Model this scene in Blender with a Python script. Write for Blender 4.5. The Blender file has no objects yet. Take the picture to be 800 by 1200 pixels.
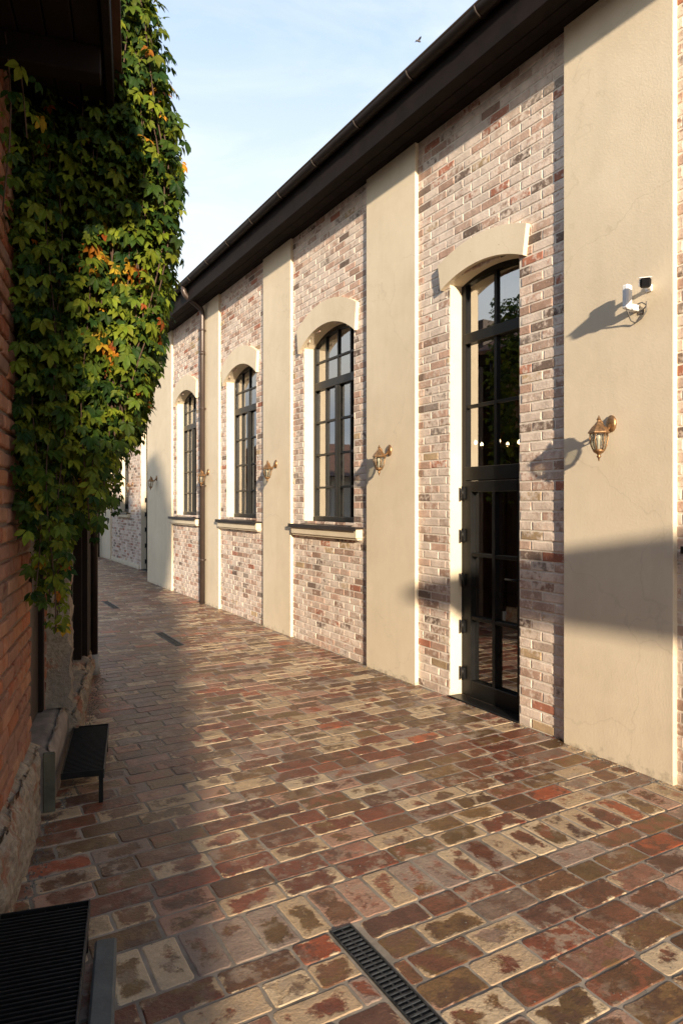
import bpy, math, random
from mathutils import Vector, Matrix
R = math.radians
random.seed(7)
scene = bpy.context.scene
COL = scene.collection
PI = math.pi

# ------------------------------------------------------------------ helpers
class MB:
    def __init__(s): s.v=[]; s.f=[]; s.c=[]; s.m=[]; s.sm=[]; s.l={}
    def add(s, vs, fs, c=(.5,.5,.5), mi=0, smooth=False):
        b=len(s.v); s.v.extend([tuple(p) for p in vs]); s.c.extend([c]*len(vs))
        for f in fs:
            s.f.append(tuple(b+i for i in f)); s.m.append(mi); s.sm.append(smooth)
    def box(s, x0,x1,y0,y1,z0,z1, c=(.5,.5,.5), mi=0, M=None):
        vs=[Vector((x,y,z)) for z in (z0,z1) for y in (y0,y1) for x in (x0,x1)]
        if M is not None: vs=[M@v for v in vs]
        s.add(vs,[(0,2,3,1),(4,5,7,6),(0,1,5,4),(2,6,7,3),(0,4,6,2),(1,3,7,5)],c,mi)
    def bbox(s, x0,x1,y0,y1,z0,z1, b=.004, c=(.5,.5,.5), mi=0, M=None):
        # box with chamfered edges (all 12)
        xs=(x0,x1); ys=(y0,y1); zs=(z0,z1); vs=[]; idx={}
        for i in (0,1):
            for j in (0,1):
                for k in (0,1):
                    sx=b if i==0 else -b; sy=b if j==0 else -b; sz=b if k==0 else -b
                    for a in range(3):
                        p=[xs[i]+sx, ys[j]+sy, zs[k]+sz]
                        p[a]=(xs[i],ys[j],zs[k])[a]
                        idx[(i,j,k,a)]=len(vs); vs.append(Vector(p))
        fs=[]
        I=lambda i,j,k,a: idx[(i,j,k,a)]
        for i in (0,1):
            q=[I(i,0,0,0),I(i,1,0,0),I(i,1,1,0),I(i,0,1,0)]; fs.append(q if i else q[::-1])
            q=[I(0,i,0,1),I(1,i,0,1),I(1,i,1,1),I(0,i,1,1)]; fs.append(q[::-1] if i else q)
            q=[I(0,0,i,2),I(1,0,i,2),I(1,1,i,2),I(0,1,i,2)]; fs.append(q if i else q[::-1])
        for i in (0,1):
            for j in (0,1):
                for k in (0,1): fs.append([I(i,j,k,0),I(i,j,k,1),I(i,j,k,2)])
        for i in (0,1):
            for j in (0,1):
                fs.append([I(i,j,0,0),I(i,j,1,0),I(i,j,1,1),I(i,j,0,1)])
                fs.append([I(i,0,j,0),I(i,1,j,0),I(i,1,j,2),I(i,0,j,2)])
                fs.append([I(0,i,j,1),I(1,i,j,1),I(1,i,j,2),I(0,i,j,2)])
        if M is not None: vs=[M@v for v in vs]
        s.add(vs,fs,c,mi)
    def tube(s, pts, r, n=10, c=(.5,.5,.5), mi=0, cap=True):
        pts=[Vector(p) for p in pts]; rings=[]; vs=[]
        rr=r if isinstance(r,(list,tuple)) else [r]*len(pts)
        ref=None
        for i,p in enumerate(pts):
            t=(pts[min(i+1,len(pts)-1)]-pts[max(i-1,0)])
            if t.length<1e-9: t=Vector((0,0,1))
            t.normalize()
            if ref is None:
                ref=Vector((0,1,0)) if abs(t.y)<.9 else Vector((1,0,0))
            a=(ref-t*ref.dot(t)).normalized(); b=t.cross(a); ref=a
            for k in range(n):
                an=2*PI*k/n; vs.append(p+(a*math.cos(an)+b*math.sin(an))*rr[i])
        fs=[]
        for i in range(len(pts)-1):
            for k in range(n):
                fs.append((i*n+k,i*n+(k+1)%n,(i+1)*n+(k+1)%n,(i+1)*n+k))
        if cap:
            fs.append(tuple(range(n))[::-1]); fs.append(tuple(range((len(pts)-1)*n,len(pts)*n)))
        s.add(vs,fs,c,mi,True)
    def lathe(s, prof, cx,cy, n=16, c=(.5,.5,.5), mi=0, smooth=True, ph=0):
        vs=[(cx+r*math.cos(2*PI*k/n+ph),cy+r*math.sin(2*PI*k/n+ph),z) for r,z in prof for k in range(n)]
        fs=[(i*n+k,i*n+(k+1)%n,(i+1)*n+(k+1)%n,(i+1)*n+k) for i in range(len(prof)-1) for k in range(n)]
        s.add(vs,fs,c,mi,smooth)
    def build(s, name, mat, root=None, kind=None, sharp=None):
        me=bpy.data.meshes.new(name); me.from_pydata(s.v,[],s.f)
        mats=mat if isinstance(mat,(list,tuple)) else [mat]
        for m in mats: me.materials.append(m)
        me.polygons.foreach_set('material_index',s.m); me.polygons.foreach_set('use_smooth',s.sm)
        at=me.color_attributes.new('tint','FLOAT_COLOR','POINT')
        flat=[]
        for c in s.c: flat.extend((c[0],c[1],c[2],1.0))
        at.data.foreach_set('color',flat)
        if s.l:
            lo=me.color_attributes.new('cell','FLOAT_COLOR','POINT'); fl=[]
            for q in range(len(s.v)):
                a=s.l.get(q,(0,0)); fl.extend((a[0],a[1],0,1))
            lo.data.foreach_set('color',fl)
        me.update()
        o=bpy.data.objects.new(name,me); COL.objects.link(o)
        if root is not None:
            o.parent=root
            if root.type=='EMPTY': o.matrix_parent_inverse=Matrix.Translation(-root.location)
        if kind: o['kind']=kind
        return o
def tag(o,label=None,cat=None,group=None,kind=None):
    if label: o['label']=label
    if cat: o['category']=cat
    if group: o['group']=group
    if kind: o['kind']=kind
    return o
def thing(name,label,cat,loc,group=None):
    o=bpy.data.objects.new(name,None); COL.objects.link(o); o.location=Vector(loc); o.empty_display_size=.1
    return tag(o,label,cat,group)
def copy_tree(o,parent=None):
    c=o.copy(); COL.objects.link(c)
    if parent is not None:
        c.parent=parent; c.matrix_parent_inverse=o.matrix_parent_inverse.copy()
    for ch in list(o.children): copy_tree(ch,c)
    return c

# ------------------------------------------------------------------ materials
def new_mat(name):
    m=bpy.data.materials.new(name); m.use_nodes=True; nt=m.node_tree; nt.nodes.clear()
    out=nt.nodes.new('ShaderNodeOutputMaterial'); p=nt.nodes.new('ShaderNodeBsdfPrincipled')
    nt.links.new(p.outputs[0],out.inputs[0]); return m,nt,p,out
def N(nt,t,**kw):
    n=nt.nodes.new(t)
    for k,v in kw.items():
        if k.startswith('i_'): n.inputs[int(k[2:]) if k[2:].isdigit() else k[2:]].default_value=v
        else: setattr(n,k,v)
    return n
def ramp(nt,stops,interp='LINEAR'):
    n=nt.nodes.new('ShaderNodeValToRGB'); cr=n.color_ramp; cr.interpolation=interp
    while len(cr.elements)>1: cr.elements.remove(cr.elements[-1])
    for i,(p,c) in enumerate(stops):
        e=cr.elements[0] if i==0 else cr.elements.new(p)
        e.position=p; e.color=(c[0],c[1],c[2],1) if not isinstance(c,(int,float)) else (c,c,c,1)
    return n
def mixc(nt,fac,a,b,mode='MIX'):
    n=nt.nodes.new('ShaderNodeMix'); n.data_type='RGBA'; n.blend_type=mode
    for sock,val in ((n.inputs[0],fac),(n.inputs[6],a),(n.inputs[7],b)):
        if hasattr(val,'links') or isinstance(val,bpy.types.NodeSocket): nt.links.new(val,sock)
        elif isinstance(val,(int,float)): sock.default_value=val if sock==n.inputs[0] else (val,val,val,1)
        else: sock.default_value=(*val,1)
    return n.outputs[2]
def math_(nt,op,a,b=None,c=None):
    n=nt.nodes.new('ShaderNodeMath'); n.operation=op
    for i,x in enumerate((a,b,c)):
        if x is None: continue
        if isinstance(x,bpy.types.NodeSocket): nt.links.new(x,n.inputs[i])
        else: n.inputs[i].default_value=x
    return n.outputs[0]
def noise(nt,vec,scale,detail=4,rough=.55,w=None,dist=0):
    n=nt.nodes.new('ShaderNodeTexNoise'); n.inputs['Scale'].default_value=scale; n.inputs['Detail'].default_value=detail
    n.inputs['Roughness'].default_value=rough; n.inputs['Distortion'].default_value=dist
    if w is not None:
        n.noise_dimensions='4D'; nt.links.new(w,n.inputs['W'])
    if vec is not None: nt.links.new(vec,n.inputs['Vector'])
    return n.outputs[0]
def bump(nt,p,h,strength=.3,dist=.01):
    b=nt.nodes.new('ShaderNodeBump'); b.inputs['Strength'].default_value=strength; b.inputs['Distance'].default_value=dist
    nt.links.new(h,b.inputs['Height']); nt.links.new(b.outputs[0],p.inputs['Normal'])
def coords(nt):
    return nt.nodes.new('ShaderNodeTexCoord').outputs['Object']
def attr(nt):
    a=nt.nodes.new('ShaderNodeAttribute'); a.attribute_name='tint'
    s=nt.nodes.new('ShaderNodeSeparateColor'); nt.links.new(a.outputs['Color'],s.inputs[0]); return s.outputs

def simple(name,col,rough=.6,metal=0,var=.15,scale=8,bmp=.1,spec=.5):
    m,nt,p,_=new_mat(name); co=coords(nt)
    n=noise(nt,co,scale,5)
    lo=tuple(c*(1-var) for c in col); hi=tuple(min(1,c*(1+var)) for c in col)
    r=ramp(nt,[(.3,lo),(.7,hi)]); nt.links.new(n,r.inputs[0]); nt.links.new(r.outputs[0],p.inputs['Base Color'])
    p.inputs['Roughness'].default_value=rough; p.inputs['Metallic'].default_value=metal
    p.inputs['Specular IOR Level'].default_value=spec
    if bmp: bump(nt,p,noise(nt,co,scale*8,4),bmp,.004)
    return m

def brick_mat(name,palette,wash,wash_amt,grain_scale=60,rough=.85,soot=None):
    m,nt,p,_=new_mat(name); co=coords(nt); A=attr(nt)
    base=ramp(nt,palette,'CONSTANT'); nt.links.new(A[0],base.inputs[0])
    w=math_(nt,'MULTIPLY',A[2],37.0)
    n1=noise(nt,co,22,5,.6,w)
    n2=noise(nt,co,grain_scale,4,.6)
    # per brick tone and grain
    tone=math_(nt,'MULTIPLY_ADD',A[2],.35,.82)
    grain=math_(nt,'MULTIPLY_ADD',n2,.5,.75)
    tg=math_(nt,'MULTIPLY',tone,grain)
    col=mixc(nt,1.0,base.outputs[0],(1,1,1),'MULTIPLY')
    mul=nt.nodes.new('ShaderNodeVectorMath'); mul.operation='SCALE'
    nt.links.new(col,mul.inputs[0]); nt.links.new(tg,mul.inputs[3])
    # lime residue, patchy
    big=noise(nt,co,1.3,3,.5)
    thr=math_(nt,'MULTIPLY_ADD',A[1],.38,.22)
    thr=math_(nt,'MULTIPLY_ADD',big,-.5,math_(nt,'ADD',thr,.25))
    d=math_(nt,'SUBTRACT',n1,thr); d=math_(nt,'MULTIPLY',d,7.0)
    cl=nt.nodes.new('ShaderNodeClamp'); nt.links.new(d,cl.inputs[0])
    fac=math_(nt,'MULTIPLY',cl.outputs[0],wash_amt)
    c2=mixc(nt,fac,mul.outputs[0],wash)
    n4=noise(nt,co,9,3,.5)
    r4=ramp(nt,[(.35,.82),(.65,1.08)]); nt.links.new(n4,r4.inputs[0])
    c3=mixc(nt,1.0,c2,r4.outputs[0],'MULTIPLY')
    nt.links.new(c3,p.inputs['Base Color']); p.inputs['Roughness'].default_value=rough
    p.inputs['Specular IOR Level'].default_value=.25
    h=math_(nt,'ADD',n2,math_(nt,'MULTIPLY',n1,.8))
    bump(nt,p,h,.5,.006)
    return m

M={}
M['brick']=brick_mat('whitewashed brick',[(0,(.47,.31,.235)),(.30,(.52,.37,.29)),(.50,(.56,.43,.345)),(.64,(.36,.235,.175)),(.77,(.20,.145,.115)),(.86,(.40,.17,.11)),(.92,(.46,.33,.20)),(.96,(.30,.24,.20))],(.725,.61,.515),.88)
M['old_brick']=brick_mat('old red brick',[(0,(.25,.075,.036)),(.3,(.31,.105,.048)),(.55,(.19,.06,.036)),(.75,(.33,.14,.07)),(.9,(.14,.055,.04))],(.34,.22,.15),.45)
def mortar_mat(name,c):
    m,nt,p,_=new_mat(name); co=coords(nt); n=noise(nt,co,30,5)
    r=ramp(nt,[(.3,tuple(x*.75 for x in c)),(.7,c)]); nt.links.new(n,r.inputs[0]); nt.links.new(r.outputs[0],p.inputs['Base Color'])
    p.inputs['Roughness'].default_value=.95; bump(nt,p,noise(nt,co,120,4),.4,.004); return m
M['mortar']=mortar_mat('pale mortar',(.76,.68,.58))
M['old_mortar']=mortar_mat('old mortar',(.22,.15,.11))
M['bed']=simple('paving joints',(.235,.20,.16),.95,0,.55,4,.5)

def plaster_mat():
    m,nt,p,_=new_mat('cream plaster'); co=coords(nt)
    n1=noise(nt,co,1.1,4,.6); n2=noise(nt,co,7,5,.6); n3=noise(nt,co,70,3,.6)
    r=ramp(nt,[(.30,(.64,.545,.40)),(.55,(.715,.615,.46)),(.75,(.765,.67,.515))]); nt.links.new(math_(nt,'MULTIPLY_ADD',n2,.35,math_(nt,'MULTIPLY',n1,.65)),r.inputs[0])
    mpn=nt.nodes.new('ShaderNodeMapping'); mpn.inputs['Scale'].default_value=(3,3,.5); nt.links.new(co,mpn.inputs['Vector'])
    stk=ramp(nt,[(.35,.965),(.5,1.0),(.7,1.01)]); nt.links.new(noise(nt,mpn.outputs[0],2.0,5,.6),stk.inputs[0])
    # little pits and a dirt margin with its own ragged outline along the pavement
    v=nt.nodes.new('ShaderNodeTexVoronoi'); v.inputs['Scale'].default_value=9; nt.links.new(co,v.inputs['Vector'])
    pit_dark=ramp(nt,[(.0,1.0),(.035,1.0),(.06,0.0)]); nt.links.new(v.outputs['Distance'],pit_dark.inputs[0])
    sel=ramp(nt,[(.80,0.0),(.84,1.0)]); sc=nt.nodes.new('ShaderNodeSeparateColor'); nt.links.new(v.outputs['Color'],sc.inputs[0]); nt.links.new(sc.outputs[0],sel.inputs[0])
    pf=math_(nt,'MULTIPLY',math_(nt,'MULTIPLY',pit_dark.outputs[0],sel.outputs[0]),.55)
    c1=mixc(nt,pf,mixc(nt,1.0,r.outputs[0],stk.outputs[0],'MULTIPLY'),(.22,.17,.11))
    sx=nt.nodes.new('ShaderNodeSeparateXYZ'); nt.links.new(co,sx.inputs[0])
    nd=noise(nt,co,16,5,.65)
    hgt=math_(nt,'SUBTRACT',math_(nt,'MULTIPLY',math_(nt,'SUBTRACT',nd,.38),.34),sx.outputs[2])
    dm=nt.nodes.new('ShaderNodeClamp'); nt.links.new(math_(nt,'MULTIPLY',hgt,14.0),dm.inputs[0])
    vc=nt.nodes.new('ShaderNodeTexVoronoi'); vc.feature='DISTANCE_TO_EDGE'; vc.inputs['Scale'].default_value=.55
    wob=nt.nodes.new('ShaderNodeVectorMath'); wob.operation='ADD'; nt.links.new(co,wob.inputs[0])
    wn=nt.nodes.new('ShaderNodeTexNoise'); wn.inputs['Scale'].default_value=2.5; wn.inputs['Detail'].default_value=6; nt.links.new(co,wn.inputs['Vector'])
    wsc=nt.nodes.new('ShaderNodeVectorMath'); wsc.operation='SCALE'; wsc.inputs[3].default_value=.5; nt.links.new(wn.outputs['Color'],wsc.inputs[0]); nt.links.new(wsc.outputs[0],wob.inputs[1]); nt.links.new(wob.outputs[0],vc.inputs['Vector'])
    ck=ramp(nt,[(0,.30),(.0016,.22),(.004,0.0)]); nt.links.new(vc.outputs['Distance'],ck.inputs[0])
    c1=mixc(nt,math_(nt,'MULTIPLY',ck.outputs[0],noise(nt,co,1.5,2,.5)),c1,(.25,.20,.14))
    c2=mixc(nt,math_(nt,'MULTIPLY',dm.outputs[0],.5),c1,(.20,.165,.115))
    nt.links.new(c2,p.inputs['Base Color']); p.inputs['Roughness'].default_value=.9; p.inputs['Specular IOR Level'].default_value=.2
    h=math_(nt,'ADD',n3,math_(nt,'MULTIPLY',n2,.5)); h=math_(nt,'SUBTRACT',h,math_(nt,'MULTIPLY',pf,2.0)); bump(nt,p,h,.26,.004)
    return m
M['plaster']=plaster_mat()
M['frame']=simple('black window paint',(.007,.007,.007),.42,0,.2,10,.05,.25)
M['frame2']=simple('dark grey window paint',(.014,.014,.013),.42,0,.2,10,.05,.3)
M['flash']=simple('dark metal flashing',(.035,.026,.022),.4,.3,.2,10,.05)
M['eave']=simple('dark brown boards',(.012,.0075,.006),.75,0,.3,6,.1,.15)
M['gutter']=simple('brown gutter',(.020,.013,.010),.5,.0,.2,6,.03,.3)
M['pipe']=simple('brown pipe',(.060,.042,.034),.35,.2,.15,6,.03)
M['roof']=simple('roof tiles',(.16,.08,.05),.8,0,.3,4,.3)
M['inside']=simple('dark interior',(.10,.075,.055),.8,0,.3,1,.0)
M['darkwood']=simple('dark brown door',(.040,.026,.020),.5,0,.3,5,.1)
M['brass']=simple('aged copper',(.27,.155,.075),.40,.75,.5,60,.2)
M['white_metal']=simple('white enamel',(.78,.78,.77),.35,0,.04,10,.0)
M['black_plastic']=simple('black lens plastic',(.010,.010,.011),.18,0,.1,10,.0)
M['cable']=simple('grey cable',(.12,.11,.10),.5,0,.1,10,.0)
M['steel']=simple('black steel',(.010,.011,.012),.5,.4,.35,30,.2,.3)
M['steel_rim']=simple('worn steel',(.055,.058,.062),.45,.6,.5,30,.2)
M['iron']=simple('drain iron',(.055,.06,.065),.42,.7,.5,40,.25)
M['pit_dark']=simple('drain pit',(.006,.006,.006),.9,0,.2,10,0)
M['concrete']=simple('grey concrete',(.115,.118,.108),.9,0,.25,7,.4)
M['green_stone']=simple('mossy concrete',(.085,.080,.055),.9,0,.3,9,.4)
M['step_stone']=simple('worn step stone',(.20,.165,.14),.85,0,.35,9,.4)
M['boot']=simple('pipe boot',(.28,.28,.27),.8,0,.15,9,.2)
M['white_house']=simple('pale render',(.55,.52,.46),.9,0,.1,2,.1)
M['blocker']=simple('dark canvas',(.05,.05,.05),.9,0,.1,2,.1)
M['stem']=simple('vine stem',(.07,.04,.025),.85,0,.3,20,.2)
M['bird']=simple('dark feathers',(.10,.09,.10),.8,0,.3,20,0)
M['curtain']=simple('red brown curtain',(.16,.035,.02),.9,0,.3,3,.1)

def stone_mat():
    m,nt,p,_=new_mat('rough old plaster and stone'); co=coords(nt)
    n1=noise(nt,co,5,6,.65,dist=.4); n2=noise(nt,co,28,5,.65); n3=noise(nt,co,2.2,3,.5)
    r=ramp(nt,[(.30,(.15,.115,.080)),(.50,(.27,.215,.155)),(.66,(.36,.295,.22))]); nt.links.new(n2,r.inputs[0])
    f=ramp(nt,[(.54,0.0),(.60,1.0)]); nt.links.new(n1,f.inputs[0])
    c=mixc(nt,f.outputs[0],r.outputs[0],(.24,.105,.06))
    f2=ramp(nt,[(.52,0.0),(.60,.7)]); nt.links.new(n3,f2.inputs[0])
    c=mixc(nt,f2.outputs[0],c,(.20,.17,.14))
    nt.links.new(c,p.inputs['Base Color']); p.inputs['Roughness'].default_value=.95
    h=math_(nt,'ADD',n2,math_(nt,'MULTIPLY',n1,2.0)); bump(nt,p,h,.9,.02)
    return m
M['stone']=stone_mat()

def paver_mat():
    m,nt,p,_=new_mat('reclaimed brick pavers'); co=coords(nt); A=attr(nt)
    base=ramp(nt,[(0,(.150,.044,.024)),(.18,(.140,.064,.031)),(.42,(.150,.082,.033)),(.62,(.185,.070,.038)),(.72,(.26,.115,.075)),(.80,(.095,.040,.026)),(.88,(.22,.145,.105)),(.92,(.42,.30,.175)),(.965,(.31,.075,.030))],'CONSTANT')
    nt.links.new(A[0],base.inputs[0])
    w=math_(nt,'MULTIPLY',A[2],53.0)
    n1=noise(nt,co,8.5,6,.6,w,.25); n2=noise(nt,co,55,6,.7); n3=noise(nt,co,13,5,.65,w); n5=noise(nt,co,190,3,.6); n6=noise(nt,co,.9,3,.5)
    la=nt.nodes.new('ShaderNodeAttribute'); la.attribute_name='cell'
    ls_=nt.nodes.new('ShaderNodeSeparateColor'); nt.links.new(la.outputs['Color'],ls_.inputs[0])
    eu=math_(nt,'POWER',math_(nt,'ABSOLUTE',ls_.outputs[0]),3.0); ev=math_(nt,'POWER',math_(nt,'ABSOLUTE',ls_.outputs[1]),3.0)
    edge=math_(nt,'MAXIMUM',eu,ev)
    tone=math_(nt,'MULTIPLY',math_(nt,'MULTIPLY_ADD',A[2],.5,.70),math_(nt,'MULTIPLY_ADD',n2,1.1,.45))
    tone=math_(nt,'MULTIPLY',tone,math_(nt,'MULTIPLY_ADD',n3,1.5,.25))
    tone=math_(nt,'MULTIPLY',tone,math_(nt,'MULTIPLY_ADD',n5,.5,.75))
    sc=nt.nodes.new('ShaderNodeVectorMath'); sc.operation='SCALE'; nt.links.new(base.outputs[0],sc.inputs[0]); nt.links.new(tone,sc.inputs[3])
    # second fired tone inside a brick, ragged
    f2=ramp(nt,[(.50,0.0),(.57,.75)]); nt.links.new(noise(nt,co,10,5,.65,math_(nt,'ADD',w,9.0),.4),f2.inputs[0])
    hue=ramp(nt,[(0,(.075,.034,.022)),(.35,(.22,.070,.036)),(.6,(.155,.090,.032)),(.8,(.13,.062,.040))],'CONSTANT'); nt.links.new(math_(nt,'FRACT',math_(nt,'MULTIPLY',A[2],11.7)),hue.inputs[0])
    b2=mixc(nt,f2.outputs[0],sc.outputs[0],hue.outputs[0])
    thr=math_(nt,'MULTIPLY_ADD',A[1],.40,.435)
    fld=math_(nt,'ADD',n1,math_(nt,'MULTIPLY',math_(nt,'SUBTRACT',n2,.5),.22))
    fld=math_(nt,'MULTIPLY_ADD',edge,.20,fld)
    fld=math_(nt,'MULTIPLY_ADD',math_(nt,'SUBTRACT',n6,.5),.20,fld)
    d=math_(nt,'SUBTRACT',fld,thr)
    cl=nt.nodes.new('ShaderNodeClamp'); nt.links.new(math_(nt,'MULTIPLY',d,13.0),cl.inputs[0])
    lime=ramp(nt,[(0,(.49,.355,.215)),(.40,(.40,.235,.16)),(.58,(.30,.22,.17)),(.76,(.57,.435,.275))],'CONSTANT')
    nt.links.new(math_(nt,'FRACT',math_(nt,'MULTIPLY',A[2],7.3)),lime.inputs[0])
    ls=nt.nodes.new('ShaderNodeVectorMath'); ls.operation='SCALE'; nt.links.new(lime.outputs[0],ls.inputs[0]); nt.links.new(math_(nt,'MULTIPLY',math_(nt,'MULTIPLY_ADD',n2,.9,.55),math_(nt,'MULTIPLY_ADD',n3,.6,.65)),ls.inputs[3])
    c=mixc(nt,math_(nt,'MULTIPLY',cl.outputs[0],.90),b2,ls.outputs[0])
    nb=noise(nt,co,1.7,4,.6); gf=ramp(nt,[(.47,0.0),(.62,.75)]); nt.links.new(nb,gf.inputs[0])
    gg=noise(nt,co,11,7,.68); g2=ramp(nt,[(.50,0.0),(.58,1.0)]); nt.links.new(gg,g2.inputs[0])
    c=mixc(nt,math_(nt,'MULTIPLY',gf.outputs[0],g2.outputs[0]),c,(.34,.265,.195))
    sp=ramp(nt,[(.70,0.0),(.74,.8)]); nt.links.new(noise(nt,co,90,3,.6),sp.inputs[0])
    c=mixc(nt,sp.outputs[0],c,(.36,.30,.24))
    nt.links.new(c,p.inputs['Base Color'])
    rr=math_(nt,'MULTIPLY_ADD',n2,.45,.18); rr=math_(nt,'MULTIPLY_ADD',cl.outputs[0],.2,rr)
    nt.links.new(rr,p.inputs['Roughness']); p.inputs['Specular IOR Level'].default_value=.5
    h=math_(nt,'ADD',math_(nt,'MULTIPLY',n2,1.0),math_(nt,'MULTIPLY',cl.outputs[0],.4)); h=math_(nt,'ADD',h,math_(nt,'MULTIPLY',n3,1.2))
    bump(nt,p,h,.55,.007)
    return m
M['paver']=paver_mat()

def glass_mat():
    m=bpy.data.materials.new('window glass'); m.use_nodes=True; nt=m.node_tree; nt.nodes.clear()
    out=nt.nodes.new('ShaderNodeOutputMaterial'); t=nt.nodes.new('ShaderNodeBsdfTransparent'); g=nt.nodes.new('ShaderNodeBsdfGlossy')
    t.inputs[0].default_value=(.62,.64,.62,1); g.inputs['Roughness'].default_value=.01; g.inputs[0].default_value=(.95,.95,.95,1)
    fr=nt.nodes.new('ShaderNodeFresnel'); fr.inputs[0].default_value=4.6
    co=coords(nt); n=noise(nt,co,1.6,1,.4)
    b=nt.nodes.new('ShaderNodeBump'); b.inputs['Strength'].default_value=.02; b.inputs['Distance'].default_value=.02
    nt.links.new(n,b.inputs['Height']); nt.links.new(b.outputs[0],g.inputs['Normal'])
    mx=nt.nodes.new('ShaderNodeMixShader'); nt.links.new(fr.outputs[0],mx.inputs[0]); nt.links.new(t.outputs[0],mx.inputs[1]); nt.links.new(g.outputs[0],mx.inputs[2])
    nt.links.new(mx.outputs[0],out.inputs[0]); return m
M['glass']=glass_mat()
def lamp_glass():
    m=bpy.data.materials.new('lantern glass'); m.use_nodes=True; nt=m.node_tree; nt.nodes.clear()
    out=nt.nodes.new('ShaderNodeOutputMaterial'); t=nt.nodes.new('ShaderNodeBsdfTransparent'); g=nt.nodes.new('ShaderNodeBsdfGlossy')
    t.inputs[0].default_value=(.85,.86,.82,1); g.inputs['Roughness'].default_value=.12
    mx=nt.nodes.new('ShaderNodeMixShader'); mx.inputs[0].default_value=.22
    nt.links.new(t.outputs[0],mx.inputs[1]); nt.links.new(g.outputs[0],mx.inputs[2]); nt.links.new(mx.outputs[0],out.inputs[0]); return m
M['lamp_glass']=lamp_glass()
def bulb_mat():
    m,nt,p,_=new_mat('lit bulb'); p.inputs['Emission Color'].default_value=(1,.72,.35,1); p.inputs['Emission Strength'].default_value=6
    p.inputs['Base Color'].default_value=(.9,.8,.6,1); return m
M['bulb']=bulb_mat()
M['candle']=simple('milk glass bulb',(.75,.72,.62),.3,0,.03,10,0)
def leaf_mat():
    m=bpy.data.materials.new('creeper leaves'); m.use_nodes=True; nt=m.node_tree; nt.nodes.clear()
    out=nt.nodes.new('ShaderNodeOutputMaterial'); p=nt.nodes.new('ShaderNodeBsdfPrincipled'); tr=nt.nodes.new('ShaderNodeBsdfTranslucent')
    a=nt.nodes.new('ShaderNodeAttribute'); a.attribute_name='tint'
    co=coords(nt); n=noise(nt,co,40,3,.6); r=ramp(nt,[(.3,.75),(.7,1.2)]); nt.links.new(n,r.inputs[0])
    c=mixc(nt,1.0,a.outputs['Color'],r.outputs[0],'MULTIPLY')
    nt.links.new(c,p.inputs['Base Color']); p.inputs['Roughness'].default_value=.55; p.inputs['Specular IOR Level'].default_value=.12
    c2=mixc(nt,1.0,c,(1.1,1.15,.5),'MULTIPLY'); nt.links.new(c2,tr.inputs[0])
    mx=nt.nodes.new('ShaderNodeMixShader'); mx.inputs[0].default_value=.25
    nt.links.new(p.outputs[0],mx.inputs[1]); nt.links.new(tr.outputs[0],mx.inputs[2]); nt.links.new(mx.outputs[0],out.inputs[0]); return m
M['leaf']=leaf_mat()

# ------------------------------------------------------------------ brick panels
def rnd3(): return (random.random(),random.random(),random.random())
def brick(mb,u0,u1,v0,v1,mp,cham,depth,jit,w0=0):
    j=lambda: random.uniform(-jit,jit)
    dw=random.uniform(-jit,jit)*.8+w0
    o=[(u0+j(),v0+j()),(u1+j(),v0+j()),(u1+j(),v1+j()),(u0+j(),v1+j())]
    cx=(u0+u1)/2; cy=(v0+v1)/2
    def ins(p,k):
        sx=1 if p[0]<cx else -1; sy=1 if p[1]<cy else -1
        return (p[0]+sx*min(k,(u1-u0)*.3),p[1]+sy*min(k,(v1-v0)*.3))
    m=[ins(p,cham*.35) for p in o]; i=[ins(p,cham) for p in o]
    tl=[random.uniform(-jit,jit)*.5 for _ in range(4)]
    vs=[mp(p[0],p[1],-depth) for p in o]+[mp(p[0],p[1],dw-cham*.35+t) for p,t in zip(m,tl)]+[mp(p[0],p[1],dw+t) for p,t in zip(i,tl)]
    fs=[(8,9,10,11)]
    for a in range(4):
        b=(a+1)%4
        fs.append((a,b,4+b,4+a)); fs.append((4+a,4+b,8+b,8+a))
    b0=len(mb.v)
    mb.add(vs,fs,rnd3())
    for q,p in enumerate(o+m+i):
        sc=max(u1-u0,v1-v0)*.5
        mb.l[b0+q]=((p[0]-cx)/((u1-u0)*.5),(p[1]-cy)/((v1-v0)*.5))
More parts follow.
